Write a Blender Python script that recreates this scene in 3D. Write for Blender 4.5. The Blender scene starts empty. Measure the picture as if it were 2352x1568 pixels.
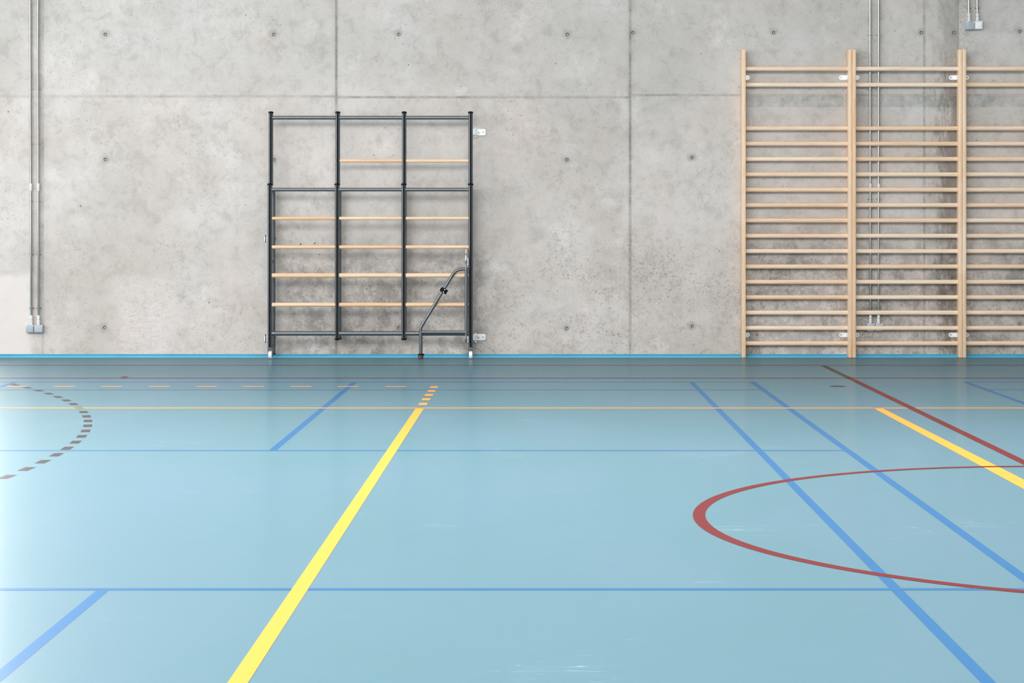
import bpy, bmesh, math, random
from mathutils import Vector, Matrix

sc = bpy.context.scene
COL = sc.collection
random.seed(7)
PI = math.pi

# ---------------------------------------------------------------- camera
W_PX, H_PX = 2352, 1568
VX, VY = 1239.0, 524.0          # where the floor lines converge
EYE = 1.175                     # eye height (m)
FPX = 4527.0                    # focal length in pixels
K = FPX * EYE
WALL = 17.95                    # distance to the concrete wall

cam_d = bpy.data.cameras.new('camera')
cam = bpy.data.objects.new('camera', cam_d)
COL.objects.link(cam)
cam.location = (0, 0, EYE)
cam.rotation_euler = (PI / 2, 0, 0)
cam_d.sensor_fit = 'HORIZONTAL'
cam_d.sensor_width = 36.0
cam_d.lens = FPX / W_PX * 36.0
cam_d.shift_x = -(VX - W_PX / 2) / W_PX
cam_d.shift_y = -(H_PX / 2 - VY) / W_PX
cam_d.clip_start = 0.1
cam_d.clip_end = 200
sc.camera = cam

# ---------------------------------------------------------------- world, lights, exposure
sc.view_settings.view_transform = 'Standard'
sc.view_settings.look = 'None'
sc.view_settings.gamma = 1.0
sc.view_settings.exposure = -0.37
sc.view_settings.use_curve_mapping = False
sc.cycles.use_denoising = True
sc.cycles.max_bounces = 8
sc.cycles.diffuse_bounces = 5
sc.cycles.glossy_bounces = 4

wd = bpy.data.worlds.new('world')
sc.world = wd
wd.use_nodes = True
bgn = wd.node_tree.nodes['Background']
bgn.inputs['Color'].default_value = (0.90, 0.95, 1.0, 1)
bgn.inputs['Strength'].default_value = 1.5

ROOM_L, ROOM_R, ROOM_B, ROOM_H = -9.0, 12.0, -12.0, 7.6


def area(name, loc, rot, sx, sy, watts, col=(1, 1, 1), spread=180):
    d = bpy.data.lights.new(name, 'AREA')
    d.shape = 'RECTANGLE'
    d.size, d.size_y = sx, sy
    d.energy = watts
    d.color = col
    d.spread = math.radians(spread)
    o = bpy.data.objects.new(name, d)
    o.location = loc
    o.rotation_euler = rot
    COL.objects.link(o)
    return o


# roof-light strips, parallel to the wall
SKY = (1.0, 0.99, 0.975)
STRIPS = [(-7.0, 520), (-3.0, 820), (1.0, 1180), (5.0, 740)]
for yy, p in STRIPS:
    area('skylight', (-2.0, yy, ROOM_H - 0.32), (math.radians(30), 0, 0), 15.0, 1.6, p, SKY)
area('skylight', (-2.0, 10.3, ROOM_H - 0.05), (0, 0, 0), 15.0, 1.6, 520, SKY, 95)
# daylight through the tall window in the far-left corner and the glazed left side
area('corner_window_light', (-7.0, WALL + 0.24, 3.0), (-PI / 2, 0, 0), 3.9, 5.0, 820, (1.0, 0.94, 0.89), 115)
area('side_window_light', (ROOM_L - 0.05, 8.0, 3.2), (0, -PI / 2, 0), 4.6, 13.0, 1080, (0.95, 0.98, 1.0))

# openings through which the sky lights the hall
for loc, rot, a, b in (((0.5, ROOM_B - 0.32, 3.6), (PI / 2, 0, 0), 17.0, 5.2),
                       ((ROOM_L - 0.32, 8.0, 3.2), (0, -PI / 2, 0), 4.6, 13.0),
                       ((-7.0, WALL + 0.31, 3.0), (-PI / 2, 0, 0), 3.9, 5.0)):
    area('sky_opening', loc, rot, a, b, 10).data.cycles.is_portal = True


# ---------------------------------------------------------------- helpers
def px(x, y, Y):
    """point at distance Y seen at photograph pixel (x, y)"""
    return Vector(((x - VX) * Y / FPX, Y, EYE - (y - VY) * Y / FPX))


def fl(x, y):
    """floor point seen at photograph pixel (x, y)"""
    d = y - VY
    return ((x - VX) * EYE / d, K / d)


def tag(o, label=None, cat=None, group=None, kind=None):
    if label: o['label'] = label
    if cat: o['category'] = cat
    if group: o['group'] = group
    if kind: o['kind'] = kind
    return o


def empty(name, loc, label, cat, group=None):
    o = bpy.data.objects.new(name, None)
    o.empty_display_size = 0.1
    o.location = loc
    COL.objects.link(o)
    return tag(o, label, cat, group)


def finish(name, bm, mat, parent=None, smooth=True, angle=40):
    bmesh.ops.recalc_face_normals(bm, faces=bm.faces[:])
    me = bpy.data.meshes.new(name)
    bm.to_mesh(me)
    bm.free()
    me.materials.append(mat)
    if smooth:
        me.polygons.foreach_set('use_smooth', [True] * len(me.polygons))
        me.set_sharp_from_angle(angle=math.radians(angle))
    o = bpy.data.objects.new(name, me)
    COL.objects.link(o)
    if parent is not None:
        o.parent = parent
        # meshes are written in world coordinates: undo the parents' placement
        p, off = parent, Vector((0, 0, 0))
        while p is not None:
            off += p.location
            p = p.parent
        o.location = -off
    return o


def recentre(o):
    """move a mesh object's origin to the middle of its mesh"""
    me = o.data
    c = sum((v.co for v in me.vertices), Vector()) / len(me.vertices)
    me.transform(Matrix.Translation(-c))
    o.location = Vector(o.location) + c
    for ch in o.children:
        ch.location = Vector(ch.location) - c
    return o


def box(bm, c, s, bevel=0.0, seg=2, rot=None):
    r = bmesh.ops.create_cube(bm, size=1.0)
    vs = r['verts']
    for v in vs:
        v.co = Vector((v.co.x * s[0], v.co.y * s[1], v.co.z * s[2]))
    if bevel:
        es = list({e for v in vs for e in v.link_edges})
        rb = bmesh.ops.bevel(bm, geom=es, offset=bevel, segments=seg, profile=0.5, affect='EDGES')
        vs = list({v for f in rb['faces'] for v in f.verts} | {v for v in vs if v.is_valid})
    M = Matrix.Translation(Vector(c))
    if rot is not None: M = M @ rot
    for v in vs: v.co = M @ v.co
    return vs


def frame_of(d):
    d = d.normalized()
    up = Vector((0, 0, 1)) if abs(d.z) < 0.9 else Vector((0, 1, 0))
    a = d.cross(up).normalized()
    return a, d.cross(a).normalized()


def tube(bm, pts, r, n=16, caps=True, prof=None):
    """sweep a round (or given) section along a polyline"""
    pts = [Vector(p) for p in pts]
    rings = []
    a = None
    for i, p in enumerate(pts):
        if i == 0: d = pts[1] - p
        elif i == len(pts) - 1: d = p - pts[i - 1]
        else: d = (pts[i + 1] - p).normalized() + (p - pts[i - 1]).normalized()
        d.normalize()
        if a is None: a, b = frame_of(d)
        else:
            a = (a - d * a.dot(d)).normalized()
            b = d.cross(a).normalized()
        rr = r[i] if isinstance(r, (list, tuple)) else r
        rings.append([bm.verts.new(p + (a * math.cos(t) + b * math.sin(t)) * rr)
                      for t in (2 * PI * k / n for k in range(n))])
    for q, w in zip(rings, rings[1:]):
        for k in range(n):
            bm.faces.new((q[k], q[(k + 1) % n], w[(k + 1) % n], w[k]))
    if caps:
        bm.faces.new(rings[0][::-1])
        bm.faces.new(rings[-1])


def round_path(pts, radii, n=8):
    """fillet the corners of a polyline"""
    pts = [Vector(p) for p in pts]
    out = [pts[0]]
    for i in range(1, len(pts) - 1):
        p, r = pts[i], radii[i - 1]
        u, v = (pts[i - 1] - p).normalized(), (pts[i + 1] - p).normalized()
        ang = u.angle(v)
        t = r / math.tan(ang / 2)
        s, e = p + u * t, p + v * t
        c = p + (u + v).normalized() * (r / math.sin(ang / 2))
        for k in range(n + 1):
            f = k / n
            q = (s - c).lerp(e - c, f)
            out.append(c + q.normalized() * r)
    out.append(pts[-1])
    return out


def lathe_z(bm, c, prof, n=20):
    """prof: (radius, z) pairs, turned about the vertical through c"""
    c = Vector(c)
    rings = []
    for r, z in prof:
        rings.append([bm.verts.new(c + Vector((r * math.cos(t), r * math.sin(t), z)))
                      for t in (2 * PI * k / n for k in range(n))])
    for q, w in zip(rings, rings[1:]):
        for k in range(n):
            bm.faces.new((q[k], q[(k + 1) % n], w[(k + 1) % n], w[k]))
    bm.faces.new(rings[0][::-1])
    bm.faces.new(rings[-1])


def prism(bm, outline, a, b, axis='Z'):
    """extrude a 2-D outline from a to b along an axis"""
    def P(u, v, t):
        return Vector({'Z': (u, v, t), 'X': (t, u, v), 'Y': (u, t, v)}[axis])
    lo = [bm.verts.new(P(u, v, a)) for u, v in outline]
    hi = [bm.verts.new(P(u, v, b)) for u, v in outline]
    n = len(lo)
    for k in range(n):
        bm.faces.new((lo[k], lo[(k + 1) % n], hi[(k + 1) % n], hi[k]))
    bm.faces.new(lo[::-1])
    bm.faces.new(hi)


def rounded_rect(cx, cy, w, h, rl, rr, n=6):
    """outline with its own corner radius on the left and on the right"""
    pts = []
    for (sx, sy, r, a0) in ((1, 1, rr, 0), (-1, 1, rl, PI / 2), (-1, -1, rl, PI), (1, -1, rr, 1.5 * PI)):
        r = max(r, 1e-4)
        ox, oy = cx + sx * (w / 2 - r), cy + sy * (h / 2 - r)
        for k in range(n + 1):
            t = a0 + PI / 2 * k / n
            pts.append((ox + r * math.cos(t), oy + r * math.sin(t)))
    return pts


# ---------------------------------------------------------------- node helper
class NT:
    def __init__(self, name):
        self.m = bpy.data.materials.new(name)
        self.m.use_nodes = True
        self.t = self.m.node_tree
        self.b = self.t.nodes['Principled BSDF']
        self.out = self.t.nodes['Material Output']

    def n(self, typ, **kw):
        nd = self.t.nodes.new(typ)
        for k, v in kw.items(): setattr(nd, k, v)
        return nd

    def put(self, sock, v):
        if v is None: return
        if isinstance(v, bpy.types.NodeSocket): self.t.links.new(v, sock)
        else: sock.default_value = v

    def math(self, op, a, b=None, c=None, clamp=False):
        nd = self.n('ShaderNodeMath', operation=op, use_clamp=clamp)
        for i, v in enumerate((a, b, c)): self.put(nd.inputs[i], v)
        return nd.outputs[0]

    def vmath(self, op, a, b=None):
        nd = self.n('ShaderNodeVectorMath', operation=op)
        self.put(nd.inputs[0], a)
        if b is not None: self.put(nd.inputs[1], b)
        return nd

    def coords(self, scale=None, kind='Object', loc=None):
        tc = self.n('ShaderNodeTexCoord').outputs[kind]
        return self.scaled(tc, scale, loc) if scale or loc else tc

    def scaled(self, v, scale, loc=None):
        mp = self.n('ShaderNodeMapping')
        self.put(mp.inputs['Vector'], v)
        if scale: mp.inputs['Scale'].default_value = scale
        if loc: mp.inputs['Location'].default_value = loc
        return mp.outputs[0]

    def noise(self, v, scale, detail=4, rough=0.5, dist=0.0):
        nd = self.n('ShaderNodeTexNoise')
        self.put(nd.inputs['Vector'], v)
        nd.inputs['Scale'].default_value = scale
        nd.inputs['Detail'].default_value = detail
        nd.inputs['Roughness'].default_value = rough
        nd.inputs['Distortion'].default_value = dist
        return nd.outputs['Fac']

    def vor(self, v, scale, rnd=1.0, feature='F1'):
        nd = self.n('ShaderNodeTexVoronoi', feature=feature)
        self.put(nd.inputs['Vector'], v)
        nd.inputs['Scale'].default_value = scale
        nd.inputs['Randomness'].default_value = rnd
        return nd

    def ss(self, v, lo, hi, a=0.0, b=1.0):
        nd = self.n('ShaderNodeMapRange', interpolation_type='SMOOTHSTEP')
        self.put(nd.inputs[0], v)
        self.put(nd.inputs[1], lo); self.put(nd.inputs[2], hi)
        nd.inputs[3].default_value = a
        nd.inputs[4].default_value = b
        return nd.outputs[0]

    def lin(self, v, lo, hi, a=0.0, b=1.0):
        nd = self.n('ShaderNodeMapRange')
        self.put(nd.inputs[0], v)
        nd.inputs[1].default_value = lo; nd.inputs[2].default_value = hi
        nd.inputs[3].default_value = a; nd.inputs[4].default_value = b
        return nd.outputs[0]

    def mix(self, f, a, b, mode='MIX'):
        nd = self.n('ShaderNodeMix', data_type='RGBA', blend_type=mode)
        self.put(nd.inputs[0], f)
        self.put(nd.inputs[6], a if isinstance(a, bpy.types.NodeSocket) else (*a, 1))
        self.put(nd.inputs[7], b if isinstance(b, bpy.types.NodeSocket) else (*b, 1))
        return nd.outputs[2]

    def bump(self, h, strength, dist=0.01):
        nd = self.n('ShaderNodeBump')
        self.put(nd.inputs['Height'], h)
        nd.inputs['Strength'].default_value = strength
        nd.inputs['Distance'].default_value = dist
        self.t.links.new(nd.outputs[0], self.b.inputs['Normal'])

    def set(self, **kw):
        for k, v in kw.items():
            s = self.b.inputs[k.replace('_', ' ')]
            if isinstance(v, tuple) and len(v) == 3: v = (*v, 1)
            self.put(s, v)
        return self.m


def simple(name, col, rough=0.5, metal=0.0, spec=0.5, var=0.0, scale=8.0):
    t = NT(name)
    t.set(Roughness=rough, Metallic=metal)
    t.b.inputs['Specular IOR Level'].default_value = spec
    nz = t.noise(t.coords(), scale, 5)
    v = max(var, 0.04)
    c = t.mix(t.ss(nz, 0.3, 0.7), tuple(min(1, x * (1 - v)) for x in col), tuple(min(1, x * (1 + v)) for x in col))
    return t.set(Base_Color=c)


# ---------------------------------------------------------------- concrete
def wx(x): return (x - VX) * WALL / FPX
def wz(y): return EYE - (y - VY) * WALL / FPX


TIES = [(242, 79), (629, 79), (916, 79), (1303, 79), (1454, 75), (1777, 75), (2116, 75), (2191, 75), (2343, 72),
        (242, 366), (629.5, 367), (1302.5, 367), (1590, 362), (240, 752), (916, 753), (1302, 754), (1590, 749), (2343, 744)]
SMALL_HOLES = [(690.5, 561), (723, 558.5), (1739, 769)]


def concrete():
    t = NT('board_marked_concrete')
    P = t.coords()
    sep = t.n('ShaderNodeSeparateXYZ')
    t.t.links.new(P, sep.inputs[0])
    X, Z = sep.outputs[0], sep.outputs[2]
    # large cloudy variation
    big = t.noise(P, 0.9, 6, 0.6)
    mid = t.noise(P, 3.2, 6, 0.62, 0.3)
    strk = t.noise(t.scaled(P, (5.0, 1, 0.7)), 1.0, 5, 0.6)
    base = t.mix(t.ss(big, 0.36, 0.66), (0.420, 0.404, 0.378), (0.500, 0.488, 0.470))
    # greener grey in the upper lift, pinker in the lower one
    tint = t.math('ADD', t.ss(Z, wz(330), wz(120)), t.math('MULTIPLY', t.math('SUBTRACT', t.noise(P, 0.7, 3, 0.5), 0.5), 2.4), clamp=True)
    base = t.mix(t.math('MULTIPLY', tint, 0.85), base, t.mix(0.5, base, (0.375, 0.393, 0.385)))
    pink = t.ss(t.noise(t.scaled(P, (1, 1, 1), (9, 3, 5)), 1.3, 4, 0.55), 0.52, 0.72)
    base = t.mix(t.math('MULTIPLY', pink, 0.45), base, (0.480, 0.432, 0.405))
    cool = t.ss(t.noise(t.scaled(P, (1, 1, 1), (3, 8, 1)), 1.6, 4, 0.55), 0.54, 0.74)
    base = t.mix(t.math('MULTIPLY', cool, 0.5), base, (0.475, 0.490, 0.490))
    base = t.mix(t.ss(mid, 0.50, 0.78, 0, 0.38), base, t.mix(1.0, base, (0.80, 0.79, 0.77), 'MULTIPLY'))
    base = t.mix(t.ss(strk, 0.55, 0.8, 0, 0.30), base, t.mix(1.0, base, (0.84, 0.83, 0.82), 'MULTIPLY'))
    # pale laitance veil with ragged edge
    veil = t.ss(t.noise(t.scaled(P, (1, 1, 1), (1, 1, 7)), 2.1, 8, 0.68), 0.56, 0.66)
    base = t.mix(t.math('MULTIPLY', veil, 0.28), base, (0.60, 0.60, 0.595))
    # cloudy mottling at hand size
    mot = t.noise(P, 8.0, 9, 0.70, 0.4)
    base = t.mix(t.ss(mot, 0.49, 0.66, 0, 0.60), base, t.mix(1.0, base, (0.77, 0.765, 0.745), 'MULTIPLY'))
    base = t.mix(t.ss(mot, 0.51, 0.34, 0, 0.40), base, t.mix(1.0, base, (1.13, 1.13, 1.14), 'MULTIPLY'))
    # dark freckles gathered in patches
    frk = t.noise(P, 44.0, 8, 0.74, 0.7)
    patch = t.noise(t.scaled(P, (1, 1, 1), (4, 4, 2)), 1.7, 6, 0.62)
    low = t.math('MULTIPLY', t.ss(Z, wz(470), wz(700)), t.ss(X, wx(480), wx(760)))
    amount = t.math('ADD', t.ss(patch, 0.36, 0.68, 0.02, 0.105), t.math('MULTIPLY', low, 0.065))
    thr = t.math('SUBTRACT', 0.665, amount)
    freck = t.ss(frk, thr, t.math('ADD', thr, 0.07))
    base = t.mix(t.math('MULTIPLY', freck, 0.60), base, (0.20, 0.195, 0.185))
    # little worm-like marks
    wn = t.noise(t.scaled(P, (1, 1, 1.2), (2, 5, 9)), 30.0, 4, 0.6, 1.5)
    wl = t.math('SUBTRACT', 1.0, t.ss(t.math('ABSOLUTE', t.math('SUBTRACT', wn, 0.5)), 0.004, 0.022))
    wg = t.math('MULTIPLY', t.ss(t.noise(t.scaled(P, (1, 1, 1), (7, 1, 3)), 17.0, 3, 0.6), 0.52, 0.62), t.ss(patch, 0.36, 0.58, 0.22, 1.0))
    base = t.mix(t.math('MULTIPLY', t.math('MULTIPLY', wl, wg), 0.58), base, (0.17, 0.165, 0.155))
    # fine grain
    gr = t.noise(P, 120.0, 3, 0.7)
    base = t.mix(t.ss(gr, 0.32, 0.68, 0, 0.30), base, t.mix(1.0, base, (0.62, 0.62, 0.61), 'MULTIPLY'))
    # bug holes: two sizes
    P2 = t.n('ShaderNodeVectorMath', operation='MULTIPLY')
    t.t.links.new(P, P2.inputs[0]); P2.inputs[1].default_value = (1, 0, 1)
    holes = None
    for s, keep, r0, r1 in ((6.0, 0.55, 0.022, 0.052), (17.0, 0.62, 0.03, 0.085), (36.0, 0.50, 0.05, 0.125)):
        v = t.vor(P2.outputs[0], s)
        cs = t.n('ShaderNodeSeparateColor'); t.t.links.new(v.outputs['Color'], cs.inputs[0])
        rad = t.lin(cs.outputs[0], keep, 1.0, r0, r1)
        ok = t.math('GREATER_THAN', cs.outputs[0], keep)
        dd = t.math('ADD', v.outputs['Distance'], t.math('MULTIPLY', t.math('SUBTRACT', t.noise(P, 170, 2), 0.5), 0.16))
        h = t.math('MULTIPLY', ok, t.math('SUBTRACT', 1.0, t.ss(dd, t.math('MULTIPLY', rad, 0.55), rad)))
        holes = h if holes is None else t.math('MAXIMUM', holes, h)
    base = t.mix(t.math('MULTIPLY', holes, 0.88), base, (0.10, 0.098, 0.09))
    # hairline cracks
    cn = t.noise(t.scaled(P, (1.4, 1, 1), (1, 3, 5)), 1.6, 7, 0.62, 0.3)
    cl = t.math('SUBTRACT', 1.0, t.ss(t.math('ABSOLUTE', t.math('SUBTRACT', cn, 0.5)), 0.0004, 0.0024))
    cl = t.math('MULTIPLY', cl, t.ss(t.noise(t.scaled(P, (1, 1, 1), (8, 1, 1)), 1.3, 3), 0.56, 0.64))
    base = t.mix(t.math('MULTIPLY', cl, 0.45), base, (0.17, 0.165, 0.155))
    # crazed, pitted patch low on the left
    cz = t.math('MULTIPLY', t.math('SUBTRACT', 1.0, t.ss(t.math('ABSOLUTE', t.math('SUBTRACT', X, wx(330))), 0.12, 0.40)),
                t.math('MULTIPLY', t.ss(Z, wz(600), wz(660)), 1.0))
    rip = t.noise(t.scaled(P, (1, 1, 2.4)), 13.0, 4, 0.55, 1.2)
    ripl = t.math('SUBTRACT', 1.0, t.ss(t.math('ABSOLUTE', t.math('SUBTRACT', rip, 0.5)), 0.0, 0.028))
    base = t.mix(t.math('MULTIPLY', cz, 0.35), base, (0.61, 0.585, 0.575))
    base = t.mix(t.math('MULTIPLY', t.math('MULTIPLY', cz, ripl), 0.42), base, (0.25, 0.235, 0.225))
    # smooth pale repair at the far left
    rp = t.math('MULTIPLY', t.math('SUBTRACT', 1.0, t.ss(t.math('ADD', X, t.math('MULTIPLY', mid, 0.12)), wx(78), wx(104))),
                t.ss(t.math('ADD', Z, t.math('MULTIPLY', mid, 0.2)), wz(588), wz(612)))
    base = t.mix(t.math('MULTIPLY', rp, 0.75), base, (0.565, 0.545, 0.530))
    # darker bluish band below the joint behind the wall bars, with a sharp lower edge
    bd = t.math('MULTIPLY', t.ss(X, wx(1700), wx(1722)),
                t.math('MULTIPLY', t.ss(Z, wz(247), wz(244.5)), t.ss(Z, wz(219), wz(221))))
    base = t.mix(t.math('MULTIPLY', bd, t.ss(mot, 0.30, 0.65, 0.15, 0.95)), base, t.mix(1.0, base, (0.70, 0.745, 0.755), 'MULTIPLY'))
    # dark run-off left of the panel edge at the right
    run = t.math('MULTIPLY', t.ss(t.math('ADD', X, t.math('MULTIPLY', t.math('SUBTRACT', t.noise(t.scaled(P, (4, 1, 1.2)), 3.2, 9, 0.78), 0.5), 0.75)), wx(2135), wx(2190)),
                 t.math('LESS_THAN', X, wx(2201.5)))
    run2 = t.math('MULTIPLY', t.math('SUBTRACT', 1.0, t.ss(X, wx(2201), wx(2262))), t.math('GREATER_THAN', X, wx(2201.5)))
    runz = t.ss(Z, wz(90), wz(240), 0.55, 1.0)
    base = t.mix(t.math('MULTIPLY', t.math('MULTIPLY', run, runz), 0.85), base, t.mix(1.0, base, (0.36, 0.352, 0.335), 'MULTIPLY'))
    base = t.mix(t.math('MULTIPLY', t.math('MULTIPLY', run2, t.ss(frk, 0.45, 0.6)), 0.6), base, t.mix(1.0, base, (0.55, 0.54, 0.52), 'MULTIPLY'))
    # blotchy dirt plus painted shade low down behind the climbing frame and wall bars
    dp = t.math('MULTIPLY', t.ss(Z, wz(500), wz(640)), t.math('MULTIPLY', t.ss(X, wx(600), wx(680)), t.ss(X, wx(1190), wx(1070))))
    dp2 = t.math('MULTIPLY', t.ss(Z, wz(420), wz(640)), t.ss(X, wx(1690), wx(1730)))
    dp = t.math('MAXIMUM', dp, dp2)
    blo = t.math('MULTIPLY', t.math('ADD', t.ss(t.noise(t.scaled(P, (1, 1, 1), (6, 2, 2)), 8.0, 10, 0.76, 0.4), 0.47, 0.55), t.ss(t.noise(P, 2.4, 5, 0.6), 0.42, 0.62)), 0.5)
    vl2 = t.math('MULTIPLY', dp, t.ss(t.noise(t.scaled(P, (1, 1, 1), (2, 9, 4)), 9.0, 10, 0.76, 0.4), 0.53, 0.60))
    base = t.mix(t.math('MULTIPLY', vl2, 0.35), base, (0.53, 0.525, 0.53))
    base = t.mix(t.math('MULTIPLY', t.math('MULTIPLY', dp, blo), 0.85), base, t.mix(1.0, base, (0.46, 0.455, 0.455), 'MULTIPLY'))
    # joints between the panels: thin double line with a dirty middle
    seam = None
    jn = t.math('MULTIPLY', t.math('ADD', t.noise(t.scaled(P, (1, 1, 0.25)), 6.0, 7, 0.75), t.noise(t.scaled(P, (0.25, 1, 1)), 6.0, 7, 0.75)), 0.5)
    def joint(axis, pos, half, extent=None, strong=0.7):
        d = t.math('ABSOLUTE', t.math('SUBTRACT', axis, pos))
        edge = t.math('SUBTRACT', 1.0, t.ss(t.math('ABSOLUTE', t.math('SUBTRACT', d, half)), 0.0006, 0.0030))
        inner = t.math('MULTIPLY', t.math('SUBTRACT', 1.0, t.ss(d, half * 0.5, half * 1.15)), t.ss(jn, 0.44, 0.60, 0.15, 1.0))
        core = t.math('SUBTRACT', 1.0, t.ss(t.math('ABSOLUTE', t.math('SUBTRACT', d, half * 0.2)), 0.0004, 0.0022))
        edge = t.math('MAXIMUM', edge, core)
        m = t.math('MULTIPLY', t.math('MAXIMUM', t.math('MULTIPLY', edge, 0.6), inner), strong)
        if extent is not None: m = t.math('MULTIPLY', m, extent)
        return m
    js = [joint(X, wx(98.5), 0.010, None, 0.55), joint(X, wx(772.6), 0.0105, None, 0.8), joint(X, wx(1447.4), 0.0105, None, 0.85),
          joint(X, wx(2123), 0.010, None, 0.7), joint(X, wx(2201.5), 0.004, None, 0.5),
          joint(Z, wz(221.2), 0.0115, t.math('LESS_THAN', X, wx(775)), 0.5),
          joint(Z, wz(223.2), 0.0100, t.math('MULTIPLY', t.math('GREATER_THAN', X, wx(775)), t.math('LESS_THAN', X, wx(1447))), 0.72),
          joint(Z, wz(218.3), 0.0095, t.math('GREATER_THAN', X, wx(1447)), 0.6)]
    for j in js: seam = j if seam is None else t.math('MAXIMUM', seam, j)
    base = t.mix(t.math('MULTIPLY', seam, 0.95), base, (0.15, 0.148, 0.138))
    # soft grime beside the upright joints
    sg = None
    for xx, w in ((93, 0.10), (772, 0.05), (1447, 0.05)):
        g = t.math('SUBTRACT', 1.0, t.ss(t.math('ABSOLUTE', t.math('SUBTRACT', X, wx(xx))), 0.0, w))
        sg = g if sg is None else t.math('MAXIMUM', sg, g)
    base = t.mix(t.math('MULTIPLY', t.math('MULTIPLY', sg, t.ss(jn, 0.35, 0.65)), 0.40), base, t.mix(1.0, base, (0.66, 0.65, 0.64), 'MULTIPLY'))
    # grime round the formwork ties
    hd = None
    for (x, y) in TIES:
        c = t.n('ShaderNodeVectorMath', operation='DISTANCE')
        t.t.links.new(P, c.inputs[0]); c.inputs[1].default_value = (wx(x) - 0.004, WALL, wz(y) + 0.004)
        hd = c.outputs['Value'] if hd is None else t.math('MINIMUM', hd, c.outputs['Value'])
    halo = t.math('SUBTRACT', 1.0, t.ss(t.math('ADD', hd, t.math('MULTIPLY', t.math('SUBTRACT', t.noise(P, 14, 5, 0.7), 0.5), 0.09)), 0.012, 0.060))
    base = t.mix(t.math('MULTIPLY', halo, 0.50), base, (0.19, 0.185, 0.175))
    base = t.mix(1.0, base, (1.35, 1.25, 1.22), 'MULTIPLY')
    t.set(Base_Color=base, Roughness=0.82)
    t.b.inputs['Specular IOR Level'].default_value = 0.3
    hgt = t.math('SUBTRACT', t.math('MULTIPLY', mid, 0.25), t.math('ADD', t.math('MULTIPLY', holes, 0.8), t.math('MULTIPLY', seam, 0.5)))
    hgt = t.math('SUBTRACT', hgt, t.math('MULTIPLY', t.math('MULTIPLY', cz, ripl), 0.5))
    t.bump(hgt, 0.35, 0.006)
    return t.m


# ---------------------------------------------------------------- sports floor
SHEEN = (0.29, 0.068)


def sports_floor(name, col, col2, spec=0.5, rough=0.30, marks=True):
    t = NT(name)
    P = t.coords()
    a = t.ss(t.noise(t.scaled(P, (0.8, 0.35, 1)), 1.2, 4, 0.55), 0.35, 0.65)
    b = t.noise(t.scaled(P, (2.5, 12.0, 1)), 2.0, 5, 0.6)
    c = t.mix(a, col, col2)
    c = t.mix(t.ss(b, 0.45, 0.75, 0, 0.16), c, t.mix(1.0, c, (0.86, 0.88, 0.92), 'MULTIPLY'))
    if marks:
        # pale scuffs and thin scratches
        s1 = t.noise(t.scaled(P, (1.6, 26.0, 1)), 1.0, 2, 0.5, 0.35)
        sl = t.math('SUBTRACT', 1.0, t.ss(t.math('ABSOLUTE', t.math('SUBTRACT', s1, 0.5)), 0.0, 0.010))
        gate = t.ss(t.noise(t.scaled(P, (1, 1, 1), (5, 1, 0)), 1.1, 4, 0.6), 0.58, 0.70)
        blot = t.math('MULTIPLY', t.ss(t.noise(P, 3.0, 7, 0.7), 0.66, 0.76), 0.5)
        m = t.math('MAXIMUM', t.math('MULTIPLY', sl, gate), blot)
        c = t.mix(t.math('MULTIPLY', m, 0.30), c, (0.62, 0.72, 0.78))
    # matt body under a thin sealed coat: a tight and a broad sheen
    lw = t.n('ShaderNodeLayerWeight')
    lw.inputs['Blend'].default_value = 0.5
    fz = t.math('POWER', lw.outputs['Facing'], 12.0)
    df = t.n('ShaderNodeBsdfDiffuse'); t.put(df.inputs['Color'], c)
    g1 = t.n('ShaderNodeBsdfAnisotropic'); g1.inputs['Roughness'].default_value = 0.15
    g2 = t.n('ShaderNodeBsdfAnisotropic'); g2.inputs['Roughness'].default_value = 0.43
    for g in (g1, g2): g.inputs['Color'].default_value = (1, 1, 1, 1)
    m1 = t.n('ShaderNodeMixShader'); m2 = t.n('ShaderNodeMixShader')
    t.put(m1.inputs[0], SHEEN[1])
    t.t.links.new(df.outputs[0], m1.inputs[1]); t.t.links.new(g2.outputs[0], m1.inputs[2])
    t.put(m2.inputs[0], t.math('ADD', 0.012, t.math('MULTIPLY', fz, SHEEN[0])))
    t.t.links.new(m1.outputs[0], m2.inputs[1]); t.t.links.new(g1.outputs[0], m2.inputs[2])
    t.t.nodes.remove(t.b)
    t.t.links.new(m2.outputs[0], t.out.inputs['Surface'])
    return t.m


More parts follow.
